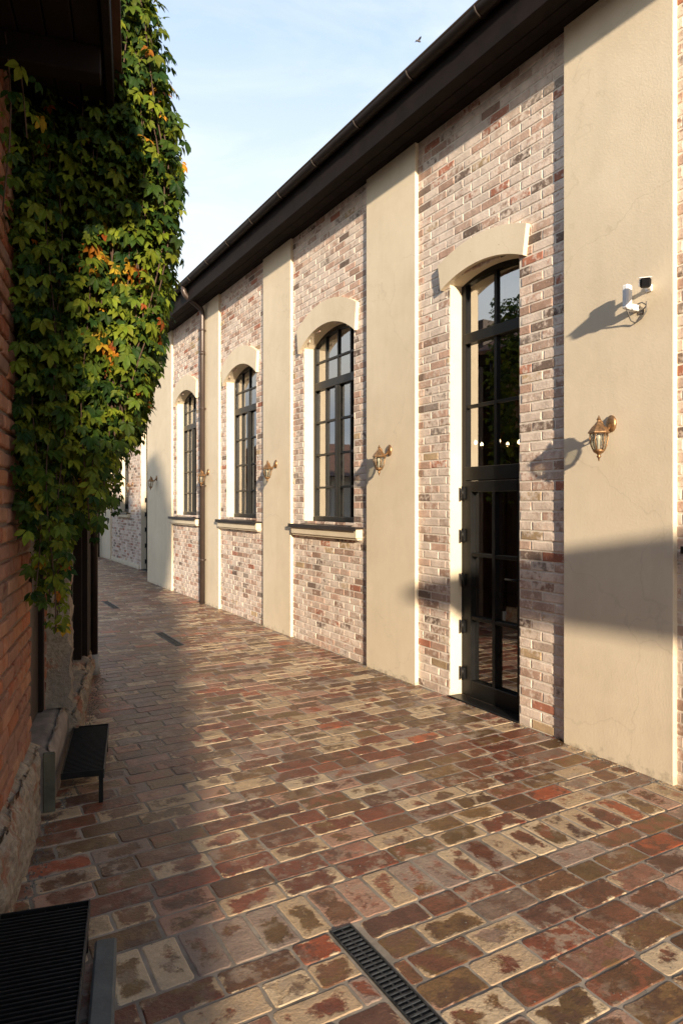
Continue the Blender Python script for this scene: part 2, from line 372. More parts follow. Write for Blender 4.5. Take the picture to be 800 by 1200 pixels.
def paver(mb,u0,u1,v0,v1,mp,cream=False):
    r_=random.uniform; a=.5*(u1-u0); b=.5*(v1-v0); cx=(u0+u1)/2; cy=(v0+v1)/2
    out=[]
    cs=[r_(.006,.022) for _ in range(4)]
    def side(p,q,nx,ny,n):
        L=math.hypot(q[0]-p[0],q[1]-p[1])
        for k in range(1,n):
            t=k/n+r_(-.06,.06); w_=abs(random.gauss(0,.0022))
            out.append((p[0]+(q[0]-p[0])*t-nx*w_,p[1]+(q[1]-p[1])*t-ny*w_))
    c=[(-a,-b),(a,-b),(a,b),(-a,b)]
    nrm=[(0,-1),(1,0),(0,1),(-1,0)]
    for k in range(4):
        p=c[k]; q=c[(k+1)%4]; L=math.hypot(q[0]-p[0],q[1]-p[1]); d=((q[0]-p[0])/L,(q[1]-p[1])/L)
        s0=min(cs[k],L*.25); s1=min(cs[(k+1)%4],L*.25)
        P=(p[0]+d[0]*s0,p[1]+d[1]*s0); Q=(q[0]-d[0]*s1,q[1]-d[1]*s1)
        out.append(P); side(P,Q,*nrm[k],5 if L>.2 else 3); out.append(Q)
        pd=nrm[k]; nd=nrm[(k+1)%4]
        out.append((q[0]-(d[0]+nd[0]*0)*s1*.3-nd[0]*0+ -(0),q[1]-d[1]*s1*.3) if False else (q[0]-s1*.30*(1 if q[0]>0 else -1),q[1]-s1*.30*(1 if q[1]>0 else -1)))
    n=len(out); dz=r_(-.0009,.0012); tx=r_(-.006,.006); ty=r_(-.008,.008)
    top=[];mid=[];bot=[]
    for (x,y) in out:
        z=dz+tx*x+ty*y
        bot.append(mp(cx+x,cy+y,-.008)); mid.append(mp(cx+x*(1-.0015/a),cy+y*(1-.0015/b),z-.0022)); top.append(mp(cx+x*(1-.006/a),cy+y*(1-.006/b),z))
    col=rnd3()
    if cream: col=(col[0],col[1]*.38,col[2])
    b0=len(mb.v)
    mb.add(bot+mid+top,[tuple(range(2*n,3*n))]+[(i,(i+1)%n,n+(i+1)%n,n+i) for i in range(n)]+[(n+i,n+(i+1)%n,2*n+(i+1)%n,2*n+i) for i in range(n)],col)
    for q in range(3):
        for i,(x,y) in enumerate(out): mb.l[b0+q*n+i]=(x/a,y/b)
def panel(mb,u0,u1,v0,v1,L,H,J,mp,blocked=None,cham=.006,depth=.012,jit=.0015,start=0,ends=None,var=0.0,pav=0):
    v=v0; k=start
    L0=L
    while v<v1-.01:
        L=L0*random.uniform(1-var,1+var)
        vt=min(v+H-J,v1)
        bl=sorted(blocked(v,vt)) if blocked else []
        lo,hi=ends(v) if ends else (u0,u1)
        u=math.floor((lo-u0)/L)*L+u0+((k%2)*L/2)-L+random.uniform(-.012,.012)*(L/.22)
        while u<hi:
            st_=L*(1 if var==0 else random.choice((1,1,1,1,.93,1.06,.62))); a=max(u,lo); b=min(u+st_-J,hi)
            segs=[(a,b)] if b>a else []
            for (p,q) in bl:
                ns=[]
                for (x,y) in segs:
                    if q<=x or p>=y: ns.append((x,y)); continue
                    if p>x: ns.append((x,p))
                    if q<y: ns.append((q,y))
                segs=ns
            for (x,y) in segs:
                if pav:
                    if y-x>.035: paver(mb,x,y,v,vt,mp,pav==2)
                elif y-x>.022: brick(mb,x,y,v,vt,mp,cham,depth,jit)
            u+=st_
        v+=H; k+=1

# ------------------------------------------------------------------ camera and light
cam=bpy.data.cameras.new('camera'); co_=bpy.data.objects.new('camera',cam); COL.objects.link(co_)
co_.location=(0,0,1.7); co_.rotation_euler=(R(90),0,R(-30)); cam.sensor_fit='HORIZONTAL'; cam.sensor_width=36; cam.lens=36.0
cam.shift_y=-.0125; cam.clip_end=2000; cam.clip_start=.05; scene.camera=co_

AZ=R(15.9); EL=R(12.3)
sun=bpy.data.lights.new('sun','SUN'); sun.energy=4.4; sun.angle=R(1.2); sun.color=(1.0,.83,.62)
so=bpy.data.objects.new('sun',sun); COL.objects.link(so)
tr=Vector((math.sin(AZ)*math.cos(EL),math.cos(AZ)*math.cos(EL),-math.sin(EL)))
so.rotation_euler=tr.to_track_quat('-Z','Y').to_euler(); so.location=(-3,-8,8)

w=bpy.data.worlds.new('World'); scene.world=w; w.use_nodes=True; nt=w.node_tree; nt.nodes.clear()
wo=nt.nodes.new('ShaderNodeOutputWorld'); bg=nt.nodes.new('ShaderNodeBackground'); sk=nt.nodes.new('ShaderNodeTexSky')
sk.sky_type='NISHITA'; sk.sun_disc=False; sk.sun_elevation=EL; sk.sun_rotation=R(180)+AZ; sk.altitude=100; sk.air_density=1.0; sk.dust_density=1.2; sk.ozone_density=1.5
tc=nt.nodes.new('ShaderNodeTexCoord'); mpn=nt.nodes.new('ShaderNodeMapping'); mpn.inputs['Scale'].default_value=(1,1,3.2)
nt.links.new(tc.outputs['Generated'],mpn.inputs['Vector'])
cn=noise(nt,mpn.outputs[0],2.6,7,.58,dist=.6); cr=ramp(nt,[(.46,0.0),(.60,.25),(.75,.55)]); nt.links.new(cn,cr.inputs[0])
sz=nt.nodes.new('ShaderNodeSeparateXYZ'); nt.links.new(tc.outputs['Generated'],sz.inputs[0])
hz=ramp(nt,[(.0,(3.2,3.4,3.8)),(.13,(3.5,3.7,4.1)),(.19,(6.4,6.0,5.3)),(.30,(5.7,6.1,6.3)),(.42,(4.9,5.6,6.4)),(.56,(3.8,4.8,6.3)),(.70,(2.0,3.1,4.8)),(1.0,(.8,1.5,3.0))]); nt.links.new(sz.outputs[2],hz.inputs[0])
hazed=mixc(nt,.85,sk.outputs[0],hz.outputs[0])
skc=mixc(nt,cr.outputs[0],hazed,(6.4,6.6,6.7))
nt.links.new(skc,bg.inputs[0]); bg.inputs[1].default_value=.087; nt.links.new(bg.outputs[0],wo.inputs[0])

scene.view_settings.view_transform='Standard'; scene.view_settings.look='None'; scene.view_settings.exposure=1.15; scene.view_settings.gamma=1
scene.view_settings.use_curve_mapping=False
scene.cycles.max_bounces=8; scene.cycles.transparent_max_bounces=16

# ------------------------------------------------------------------ ground and paving
mb=MB(); mb.add([(-400,-400,-.0021),(400,-400,-.0021),(400,400,-.0021),(-400,400,-.0021)],[(0,1,2,3)])
mb.build('ground',M['bed'],kind='structure')

W=Vector((math.sin(R(13)),math.cos(R(13)),0)); NN=Vector((math.cos(R(13)),-math.sin(R(13)),0)); O=Vector((.256,3.193,0))
def LH(s,d,z): return O+W*s+NN*d+Vector((0,0,z))
drains=[(1.31,1.41,1.30,2.366),(2.36,2.46,8.05,8.95),(2.32,2.42,11.4,12.3)]
def pav_block(v0,v1):
    r=[]
    for (a,b,c,d) in drains:
        if v1>c and v0<d: r.append((a-.008,b+.008))
    return r
def pav_ends(v):
    lo=O.x+.231*(v-O.y)-.12 if v<7.6 else .16*v-.1
    lo=max(lo,-1.2)
    return lo,(3.826 if v<15.02 else 4.32)
mp=lambda u,v,wv:(u,v,wv)
mb=MB()
panel(mb,-1.2,4.4,-.3,2.365,.285,.141,.006,mp,pav_block,.004,.008,.0012,0,pav_ends,.05,1)
panel(mb,-1.2,4.4,2.372,2.66,.141,.288,.009,mp,pav_block,.004,.008,.0012,0,pav_ends,0.0,2)
panel(mb,-1.2,4.4,2.660,27,.285,.141,.006,mp,pav_block,.004,.008,.0012,0,pav_ends,.05,1)
mb.build('paving',M['paver'],kind='structure')

for i,(a,b,c,d) in enumerate(drains):
    lab=['black iron channel grating in the paving nearest the viewer','dark iron channel grating in the paving at mid distance, near the shadow edge','small dark iron grating in the shaded paving, farthest from the viewer'][i]
    t=thing('drain_grate',lab,'drain',(a,c,0),'drain gratings set in the paving')
    m_=MB(); m_.box(a+.001,b-.001,c+.001,d-.001,-.0019,-.0012); m_.build('pit_dark',M['pit_dark'],t)  # thin near-black sheet paints the shade of the hollow under the bars
    m_=MB()
    for x0,x1 in ((a,a+.009),(b-.009,b)): m_.bbox(x0,x1,c,d,-.0010,.0045,.0015)
    m_.bbox(a+.009,b-.009,c,c+.008,-.0010,.0045,.0015); m_.bbox(a+.009,b-.009,d-.008,d,-.0010,.0045,.0015)
    m_.build('frame',M['iron'],t)
    m_=MB(); y=c+.018
    while y<d-.02:
        m_.bbox(a+.0095,b-.0095,y,y+.011,-.0010,.004,.002); y+=.0235
    m_.bbox((a+b)/2-.004,(a+b)/2+.004,c+.009,d-.009,-.0010,.0025,.001)
    m_.build('grating',M['iron'],t)

# ------------------------------------------------------------------ brick hall (right)
BX=3.82; PX=3.783; FX=4.30
hall=thing('brick_hall','long whitewashed brick hall with cream plaster strips and tall arched windows','building',(BX,7,0))
ZS=3.62; RISE=.165; TOP=5.08
class Op: pass
def op(cy,a,zb,kind,X=BX):
    o=Op(); o.cy=cy;o.a=a;o.zb=zb;o.kind=kind;o.X=X; o.zs=ZS; o.rise=RISE if a>.5 else .075; return o
ops=[op(1.63,.595,1.46,'w'),op(4.297,.42,0.0,'d'),op(6.95,.595,1.46,'w'),op(9.655,.60,1.46,'w'),op(12.352,.595,1.46,'w')]
fops=[op(17.30,.43,0.0,'d',FX),op(19.62,.52,1.46,'w',FX),op(25.2,.55,1.46,'w',FX)]
pils=[(-.12,.72),(2.56,3.405),(5.178,6.035),(7.85,8.725),(10.51,11.37),(13.18,15.02)]
fpils=[(21.3,23.0),(27,28.2)]
def arch_z(o,y,ext=0):
    a=o.a; r=(a*a+o.rise*o.rise)/(2*o.rise); zc=o.zs+o.rise-r; dy=y-o.cy
    return zc+math.sqrt(max(0,(r+ext)**2-dy*dy))
def arch_half(o,z):
    if z<=o.zs: return o.a
    a=o.a; r=(a*a+o.rise*o.rise)/(2*o.rise); zc=o.zs+o.rise-r
    q=r*r-(z-zc)**2
    return math.sqrt(q) if q>0 else 0
def outline(o,ins=0,n=16):
    # counter-clockwise from bottom, (y,z)
    a=o.a-ins; q=Op(); q.a=a; q.cy=o.cy; q.zs=o.zs; q.rise=max(.03,o.rise-ins*.9)
    pts=[(o.cy-a,o.zb+ins),(o.cy+a,o.zb+ins)]
    for k in range(n+1):
        y=o.cy+a-2*a*k/n; pts.append((y,arch_z(q,y)))
    return pts
def blk(oplist,pl):
    def f(v0,v1):
        r=[]; zm=(v0+v1)/2
        for o in oplist:
            if zm>o.zb and zm<o.zs+o.rise:
                h=arch_half(o,zm); r.append((o.cy-h-.001,o.cy+h+.001))
        for (a,b) in pl: r.append((a+.012,b-.012))
        return r
    return f
mb=MB(); mpw=lambda u,v,wv:(BX-wv,u,v)
HB=5.08/68
panel(mb,-.5,13.19,.004,TOP-.002,.224,HB,.0095,mpw,blk(ops,pils),.006,.009,.0018)
wall=mb.build('wall',M['brick'],hall)
mb=MB(); mpf=lambda u,v,wv:(FX-wv,u,v)
panel(mb,15.03,28.5,.12,TOP-.002,.224,HB,.0095,mpf,blk(fops,fpils),.006,.009,.0018)
mb.build('rear_wall',M['brick'],hall)
def backing(name,X,y0,y1,oplist):
    mb=MB(); xs=X+.0045; cur=y0
    def q(a,b,c,d): 
        mb.add([(xs,a,c),(xs,a,d),(xs,b,d),(xs,b,c)],[(0,1,2,3)])
    for o in sorted(oplist,key=lambda o:o.cy):
        q(cur,o.cy-o.a,-.01,TOP)
        if o.zb>0: q(o.cy-o.a,o.cy+o.a,-.01,o.zb)
        n=16
        for k in range(n):
            ya=o.cy-o.a+2*o.a*k/n; yb=o.cy-o.a+2*o.a*(k+1)/n
            mb.add([(xs,ya,arch_z(o,ya)),(xs,ya,TOP),(xs,yb,TOP),(xs,yb,arch_z(o,yb))],[(0,1,2,3)])
        cur=o.cy+o.a
    q(cur,y1,-.01,TOP)
    return mb.build(name,M['mortar'],hall)
backing('mortar_bed',BX,-.6,15.02,ops); backing('mortar_bed',FX,15.02,29,fops)
for (a,b) in pils:
    m_=MB(); m_.bbox(PX,BX+.06,a,b,-.005,TOP-.001,.004); m_.build('pilaster',M['plaster'],hall)
for (a,b) in fpils:
    m_=MB(); m_.bbox(FX-.05,FX+.06,a,b,-.005,TOP-.001,.004); m_.build('pilaster',M['plaster'],hall)
m_=MB(); m_.bbox(FX-.03,FX+.004,17.86,21.295,-.005,.115,.006); m_.build('plinth',M['plaster'],hall)

def rect_ring(mb,outer,inner,x0,x1,c=(.5,.5,.5)):
    n=len(outer)
    vs=[(x0,*p) for p in outer]+[(x0,*p) for p in inner]+[(x1,*p) for p in outer]+[(x1,*p) for p in inner]
    fs=[]
    for k in range(n):
        l=(k+1)%n
        fs.append((k,l,n+l,n+k)[::-1]); fs.append((2*n+k,3*n+k,3*n+l,2*n+l)[::-1])
        fs.append((n+k,n+l,3*n+l,3*n+k)[::-1]); fs.append((k,2*n+k,2*n+l,l)[::-1])
    mb.add(vs,fs,c)
def make_opening(o):
    X=o.X; xf=X+.135; xb=xf+.06
    fm=M['frame'] if o.kind=='d' else M['frame2']
    L_=o.cy+o.a; R_=o.cy-o.a
    mb=MB(); rect_ring(mb,outline(o,-.001),outline(o,.05 if o.kind=='w' else .055),xf,xb)
    top=lambda y: arch_z(o,y)-.03
    xi=xf+.008; xe=xb-.012
    if o.kind=='w':
        mb.bbox(xf-.012,xe,R_+.045,L_-.045,3.09,3.185,.004)             # transom
        mb.bbox(xf-.006,xe,o.cy-.05,o.cy+.05,o.zb+.03,3.092,.004)          # centre mullion
        mb.bbox(xf-.016,xf+.0,o.cy-.022,o.cy+.022,o.zb+.04,3.088,.003)
        for sgn in (-1,1):
            yc=o.cy+sgn*(o.a*.5-.005)
            mb.bbox(xi,xe,yc-.014,yc+.014,o.zb+.04,3.095,.003)
            e0=o.cy+sgn*.05; e1=o.cy+sgn*(o.a-.045)
            for z in (1.895,2.295,2.695): mb.bbox(xi+.002,xe-.002,min(e0,e1),max(e0,e1),z-.013,z+.013,.003)
        for k in (-.5,0,.5):
            yc=o.cy+k*o.a*.98; mb.bbox(xi,xe,yc-.014,yc+.014,3.18,top(yc),.003)
        mb.bbox(xi+.002,xe-.002,R_+.045,L_-.045,3.42,3.446,.003)
        mb.bbox(xf-.02,xe,R_+.04,L_-.04,o.zb+.02,o.zb+.085,.004)
        root=mb.build('window',fm,hall)
    else:
        mb.bbox(xf-.012,xe,R_+.045,L_-.045,3.10,3.19,.004)
        mb.bbox(xf-.012,xe,R_+.04,L_-.04,1.90,2.02,.004)
        mb.bbox(xi,xe,o.cy-.017,o.cy+.017,2.01,3.11,.003); mb.bbox(xi,xe,o.cy-.017,o.cy+.017,3.18,top(o.cy),.003)
        mb.bbox(xi+.002,xe-.002,R_+.045,L_-.045,2.535,2.565,.003)
        root=mb.build('doorway',fm,hall)
        mb=MB(); mb.bbox(X-.012,xf-.02,R_+.004,L_-.004,.0,.016,.003); mb.build('threshold',fm,root)
        lf=MB(); x0=xf-.018; x1=xe-.004; y0=R_+.058; y1=L_-.058
        for (a,b,c,d) in ((y0,y0+.085,.015,1.895),(y1-.085,y1,.015,1.895)): lf.bbox(x0,x1,a,b,c,d,.004)
        lf.bbox(x0+.001,x1-.001,y0+.084,y1-.084,.016,.16,.004); lf.bbox(x0+.001,x1-.001,y0+.084,y1-.084,1.80,1.894,.004)
        lf.bbox(x0+.004,x1-.004,o.cy-.018,o.cy+.018,.15,1.81,.003)
        for z in (.705,1.255): lf.bbox(x0+.006,x1-.006,y0+.08,y1-.08,z-.016,z+.016,.003)
        leaf=lf.build('door_leaf',fm,root)
        for z in (.21,.62,1.03,1.42,1.79):
            h=MB(); h.bbox(x0-.022,x0+.004,L_-.075,L_-.035,z-.05,z+.05,.004); h.tube([(x0-.02,L_-.055,z-.06),(x0-.02,L_-.055,z+.06)],.011,8); h.build('hinge',M['frame'],root)
        h=MB(); h.bbox(x0-.012,x0,y0+.02,y0+.06,.98,1.16,.003); h.tube([(x0-.012,y0+.04,1.09),(x0-.05,y0+.04,1.09),(x0-.055,y0+.055,1.09),(x0-.055,y0+.16,1.09)],.009,8); h.build('handle',M['frame'],root)
    g=MB(); pts=outline(o,.03); xg=xf+.03
    if o.kind=='w':
        # the glazing is two sheets (top light and casements) that do not hang in quite the same plane
        n=len(pts)
        tl=[(xg-.004+.006*(p[1]-3.14),p[0],p[1]) for p in [(pts[0][0],3.14),(pts[1][0],3.14)]+pts[2:]]
        g.add(tl,[tuple(range(len(tl)))[::-1]])
        for sgn in (-1,1):
            e=sorted((o.cy+sgn*.02,o.cy+sgn*(o.a-.03)))
            g.add([(xg+.002*sgn,e[0],o.zb+.03),(xg,e[1],o.zb+.03),(xg+.004,e[1],3.13),(xg+.004+.002*sgn,e[0],3.13)],[(3,2,1,0)])
    else:
        g.add([(xg,*p) for p in pts],[tuple(range(len(pts)))[::-1]])
    g.build('pane',M['glass'],root)
    rv=MB(); ol=outline(o,0); n=len(ol)
    vs=[(X+.006,*p) for p in ol]+[(xb+.02,*p) for p in ol]
    rv.add(vs,[(k,(k+1)%n,n+(k+1)%n,n+k) for k in range(n)]); rv.build('reveal',M['plaster'],root)
    # arched surround with splayed ends
    sm_=MB(); n=20; hw=o.a+(.085 if o.kind=='w' else .08); r=(o.a**2+o.rise**2)/(2*o.rise); zc=o.zs+o.rise-r
    th=math.asin(min(.99,hw/r)); r1=r+(.265 if o.kind=='w' else .225)
    inner=[];outer=[]
    ex=.035
    for k in range(n+1):
        an=-th+2*th*k/n
        yi=o.cy+r*math.sin(an); zi=zc+r*math.cos(an)
        yo=o.cy+(yi-o.cy)*(1+ex/hw)
        inner.append((yi,zi)); outer.append((yo,zc+math.sqrt(r1*r1-(yo-o.cy)**2)))
    # front face set .04 proud of the bricks
    xo=X-.042; xi_=X+.004
    vs=[(xo,*p) for p in inner]+[(xo,*p) for p in outer]+[(xi_,*p) for p in inner]+[(xi_,*p) for p in outer]; m1=n+1
    fs=[]
    for k in range(n):
        fs.append((k,m1+k,m1+k+1,k+1)); fs.append((m1+k,3*m1+k,3*m1+k+1,m1+k+1)); fs.append((k,k+1,2*m1+k+1,2*m1+k))
    fs.append((0,2*m1,3*m1,m1)); fs.append((n,m1+n,3*m1+n,2*m1+n))
    sm_.add(vs,fs); sm_.build('surround',M['plaster'],root)
    if o.kind=='w':
        e0=o.cy-o.a-.20; e1=o.cy+o.a+.245
        s_=MB()
        s_.bbox(X-.075,X+.02,e0+.02,e1-.03,1.325,1.425,.008)
        s_.bbox(X-.055,X+.004,e0+.03,e1-.04,1.305,1.326,.004)
        s_.build('sill',M['plaster'],root)
        s_=MB(); s_.bbox(X-.098,X+.006,e0,e1,1.426,1.446,.003)
        s_.add([(X-.09,R_+.002,1.447),(X-.09,L_-.002,1.447),(xf+.01,L_-.002,1.485),(xf+.01,R_+.002,1.485)],[(0,1,2,3)])
        s_.bbox(X-.102,X-.094,e0-.003,e1+.003,1.405,1.449,.002)
        s_.build('ledge',M['flash'],root)
for o in ops+fops: make_opening(o)

# shell of the hall, eaves and roof
mb=MB()
def shell(x0,x1,y0,y1,z0,z1,faces):
    vs=[(x,y,z) for z in (z0,z1) for y in (y0,y1) for x in (x0,x1)]
    F={'b':(0,1,3,2),'t':(4,6,7,5),'s':(0,4,5,1),'n':(2,3,7,6),'w':(0,2,6,4),'e':(1,5,7,3)}
    mb.add(vs,[F[k] for k in faces])
shell(3.83,11.5,-.6,15.03,.012,TOP+.03,'btsen'); shell(4.31,11.5,15.035,29,.012,TOP+.03,'btsen')
mb.build('interior',M['inside'],hall)
m_=MB(); m_.add([(3.83,-.6,-.01),(3.83,-.6,TOP),(11.52,-.6,TOP),(11.52,-.6,-.01)],[(0,1,2,3)]); m_.add([(PX,15.021,-.01),(PX,15.021,TOP),(FX+.01,15.021,TOP),(FX+.01,15.021,-.01)],[(0,1,2,3)])
m_.add([(11.52,-.6,-.01),(11.52,-.6,TOP),(11.52,29,TOP),(11.52,29,-.01)],[(0,1,2,3)])
m_.build('end_wall',M['plaster'],hall)
EY0,EY1=-.9,29.2
m_=MB()
k=0; x=3.502
while x<4.36:
    m_.bbox(x,x+.108,EY0,EY1,TOP+.0,TOP+.02,.004); x+=.112
m_.bbox(3.465,3.50,EY0,EY1,TOP-.025,5.345,.004)
m_.build('eaves',M['eave'],hall)
m_=MB(); m_.add([(3.43,EY0,5.37),(3.43,EY1,5.37),(8.2,EY1,7.4),(8.2,EY0,7.4)],[(0,1,2,3)]); m_.add([(8.2,EY0,7.4),(8.2,EY1,7.4),(13,EY1,5.3),(13,EY0,5.3)],[(0,1,2,3)])
m_.add([(3.43,EY0,5.34),(3.43,EY1,5.34),(8.2,EY1,7.37),(8.2,EY0,7.37)],[(3,2,1,0)]); m_.add([(3.43,EY0,5.34),(3.43,EY1,5.34),(3.43,EY1,5.37),(3.43,EY0,5.37)],[(0,1,2,3)])
m_.build('roof',M['roof'],hall)
m_=MB(); gx,gz,gr=3.402,5.352,.064; n=12; vs=[]
for y in (EY0,EY1):
    for k in range(n+1):
        an=PI+PI*k/n; vs.append((gx+gr*math.cos(an),y,gz+gr*math.sin(an)))
m_.add(vs,[(k,k+1,n+2+k,n+1+k) for k in range(n)],smooth=True)
m_.tube([(gx-gr,EY0,gz),(gx-gr,EY1,gz)],.009,8)
y=.4
while y<EY1:
    pts=[(gx+(gr+.004)*math.cos(PI+PI*k/n),y,gz+(gr+.004)*math.sin(PI+PI*k/n)) for k in range(n+1)]
    m_.tube(pts,.009,6); y+=.86
m_.build('gutter',M['gutter'],hall)
def downpipe(px,py,pz0,mat):
    m_=MB()
    path=[(gx,py,gz-.05),(gx,py,gz-.12),(gx+.02,py,gz-.17),(gx+.06,py,gz-.21),(px-.08,py,gz-.33),(px-.03,py,gz-.37),(px-.005,py,gz-.42),(px,py,gz-.5),(px,py,pz0)]
    m_.tube(path,.046,14)
    for z in (4.62,3.3,2.0,.75):
        m_.tube([(px,py,z-.014),(px,py,z+.014)],.052,14); m_.box(px,PX+.001,py-.012,py+.012,z-.01,z+.01)
    m_.tube([(px,py,4.2),(px,py,4.26)],.051,14)
    return m_.build('downpipe',mat,hall)
downpipe(PX-.062,11.13,.015,M['pipe'])
m_=MB(); m_.tube([(4.16,22.7,.0),(4.16,22.7,5.0)],.055,12); m_.build('downpipe',M['darkwood'],hall)

# hanging lamps inside, seen through the glass
def pendant(x,y,z,lab):
    t=thing('pendant_lamp',lab,'lamp',(x,y,z),'lit pendant lamps inside the hall')
    m_=MB(); m_.tube([(x,y,TOP),(x,y,z+.06)],.006,6); m_.lathe([(.02,z+.10),(.09,z+.06),(.10,z+.03),(.02,z+.05)],x,y,12); m_.build('shade',M['brass'],t)
    for k in range(5):
        an=2*PI*k/5+.3; m_=MB(); cx=x+.26*math.cos(an); cy=y+.26*math.sin(an)
        m_.tube([(x,y,z+.04),(cx,cy,z+.0),(cx,cy,z+.03)],.008,6); m_.build('arm',M['brass'],t)
        m_=MB(); m_.lathe([(.001,z+.025),(.014,z+.035),(.02,z+.052),(.012,z+.075),(.001,z+.085)],cx,cy,10); m_.build('bulb',M['bulb'],t)
pendant(5.6,6.05,2.36,'lit multi-bulb lamp behind the tall glazed door')
pendant(7.6,10.9,2.50,'lit multi-bulb lamp seen low through the nearest arched window')
m_=MB()
for k in range(26):
    y0=9.2+k*.16; m_.add([(9.0+.05*(k%2),y0,.02),(9.0+.05*((k+1)%2),y0+.16,.02),(9.0+.05*((k+1)%2),y0+.16,1.9),(9.0+.05*(k%2),y0,1.9)],[(0,1,2,3)])
m_.add([(9.06,9.2,1.9),(9.06,13.36,1.9),(9.09,13.36,1.9),(9.09,9.2,1.9)],[(0,1,2,3)])
tag(m_.build('curtain',M['curtain'],None),'red brown curtain inside the hall behind the window glass','curtain')

# ------------------------------------------------------------------ wall lanterns
LX,LY,LZ=PX,3.0,2.225
lamp=thing('wall_lantern','copper coloured glass lantern on the nearest cream strip, right of the tall door','wall lamp',(LX,LY,LZ),'copper lanterns along the hall wall')
def mk_lamp(t):
    m_=MB(); ring=[]
    prof=[(1.0,0),(1.0,.008),(.8,.016),(.45,.02),(.001,.024)]; n=20; vs=[]
    for r,dx in prof:
        for k in range(n): vs.append((LX-dx-.0005,LY+.038*r*math.cos(2*PI*k/n),LZ+.056*r*math.sin(2*PI*k/n)))
    m_.add(vs,[(i*n+k,(i+1)*n+k,(i+1)*n+(k+1)%n,i*n+(k+1)%n) for i in range(4) for k in range(n)],smooth=True)
    m_.build('backplate',M['brass'],t)
    cx=LX-.125; cy=LY
    m_=MB(); m_.tube([(LX-.02,LY,LZ-.01),(LX-.045,LY,LZ-.045),(LX-.075,LY,LZ-.055),(LX-.09,LY,LZ-.03),(LX-.097,LY,LZ+.0),(LX-.107,LY,LZ+.012),(cx,LY,LZ+.012)],[.011,.011,.010,.010,.009,.008,.008],8)
    m_.tube([(LX-.045,LY,LZ-.045),(LX-.05,LY,LZ-.075),(LX-.072,LY,LZ-.082),(LX-.08,LY,LZ-.068)],.005,6); m_.build('arm',M['brass'],t)
    z0=LZ-.068
    m_=MB(); n=6
    m_.lathe([(.001,z0-.004),(.062,z0-.004),(.069,z0),(.067,z0+.007),(.045,z0+.038),(.030,z0+.052),(.020,z0+.066),(.012,z0+.075),(.010,z0+.082),(.014,z0+.09),(.008,z0+.10),(.003,z0+.113),(.001,z0+.116)],cx,cy,6,smooth=False,ph=.3); m_.build('lantern_roof',M['brass'],t)
    m_=MB()
    for k in range(6):
        an=2*PI*k/6+.3; c,s=math.cos(an),math.sin(an)
        m_.tube([(cx+.054*c,cy+.054*s,z0-.002),(cx+.056*c,cy+.056*s,z0-.04),(cx+.048*c,cy+.048*s,z0-.08),(cx+.034*c,cy+.034*s,z0-.112)],.0042,6)
    m_.build('cage',M['brass'],t)
    m_=MB(); m_.lathe([(.050,z0-.005),(.052,z0-.04),(.044,z0-.08),(.031,z0-.110)],cx,cy,6,smooth=False,ph=.3); m_.build('glass',M['lamp_glass'],t)
    m_=MB(); m_.lathe([(.001,z0-.106),(.036,z0-.106),(.040,z0-.113),(.028,z0-.128),(.012,z0-.137),(.010,z0-.145),(.015,z0-.153),(.006,z0-.163),(.004,z0-.178),(.001,z0-.184)],cx,cy,12); m_.build('base',M['brass'],t)
    m_=MB(); m_.lathe([(.001,z0-.105),(.013,z0-.104),(.013,z0-.05),(.018,z0-.04),(.020,z0-.025),(.010,z0-.005),(.001,z0)],cx,cy,12); m_.build('bulb',M['candle'],t)
mk_lamp(lamp)
for y,lab in ((5.60,'copper lantern on the cream strip between the tall door and the nearest arched window'),
              (8.29,'copper lantern on the cream strip between the two nearest arched windows'),
              (11.0,'copper lantern half hidden behind the brown downpipe'),
              (14.25,'small distant lantern on the wide cream strip above the shaded part')):
    c=copy_tree(lamp); c.location=(LX,y,LZ); c['label']=lab
c=copy_tree(lamp); c.location=(FX-.0005,18.62,LZ); c['label']='farthest tiny lantern on the brick beside the rear window'

# ------------------------------------------------------------------ camera, antenna, cable
def dirM(p,d,up=Vector((0,0,1))):
    d=Vector(d).normalized(); x=up.cross(d).normalized(); z=d.cross(x)   # y axis = d
    return Matrix((( -x.x,d.x,z.x,p[0]),(-x.y,d.y,z.y,p[1]),(-x.z,d.z,z.z,p[2]),(0,0,0,1)))
sc_=thing('security_camera','white security camera with black front on the nearest cream strip','camera',(PX,2.74,2.99))
Mx=dirM((3.60,2.615,3.015),(-.72,-.62,-.32))@Matrix.Scale(.86,4)
m_=MB(); m_.bbox(-.037,.037,-.135,-.004,-.035,.035,.014,M=Mx); m_.box(-.040,.040,-.12,.006,.0352,.0385,M=Mx); m_.build('body',M['white_metal'],sc_)
m_=MB(); m_.bbox(-.0365,.0365,-.02,.003,-.0345,.0345,.012,M=Mx); m_.build('lens',M['black_plastic'],sc_)
m_=MB(); q=Mx@Vector((0,-.12,0)); m_.tube([(q.x,q.y,q.z),(q.x+.03,q.y+.02,q.z-.005),(PX,q.y+.035,q.z-.01)],.014,10)
m_.bbox(PX-.012,PX+.001,q.y+.02,q.y+.065,q.z-.03,q.z+.012,.004); m_.build('bracket',M['white_metal'],sc_)
an_=thing('wireless_antenna','small white upright antenna box left of the security camera','antenna',(PX,2.83,2.92))
m_=MB(); m_.bbox(PX-.098,PX-.045,2.805,2.850,2.925,3.08,.010); m_.build('housing',M['white_metal'],an_)
m_=MB(); m_.bbox(PX-.06,PX+.001,2.79,2.84,2.915,2.955,.006); m_.build('bracket',M['white_metal'],an_)
m_=MB(); m_.tube([(PX-.07,2.83,2.925),(PX-.05,2.835,2.90),(PX-.02,2.84,2.865),(PX-.012,2.815,2.845),(PX-.012,2.77,2.86),(PX-.012,2.735,2.90),(PX-.014,2.735,2.94),(PX-.014,2.765,2.962),(PX-.012,2.80,2.958)],.0045,6)
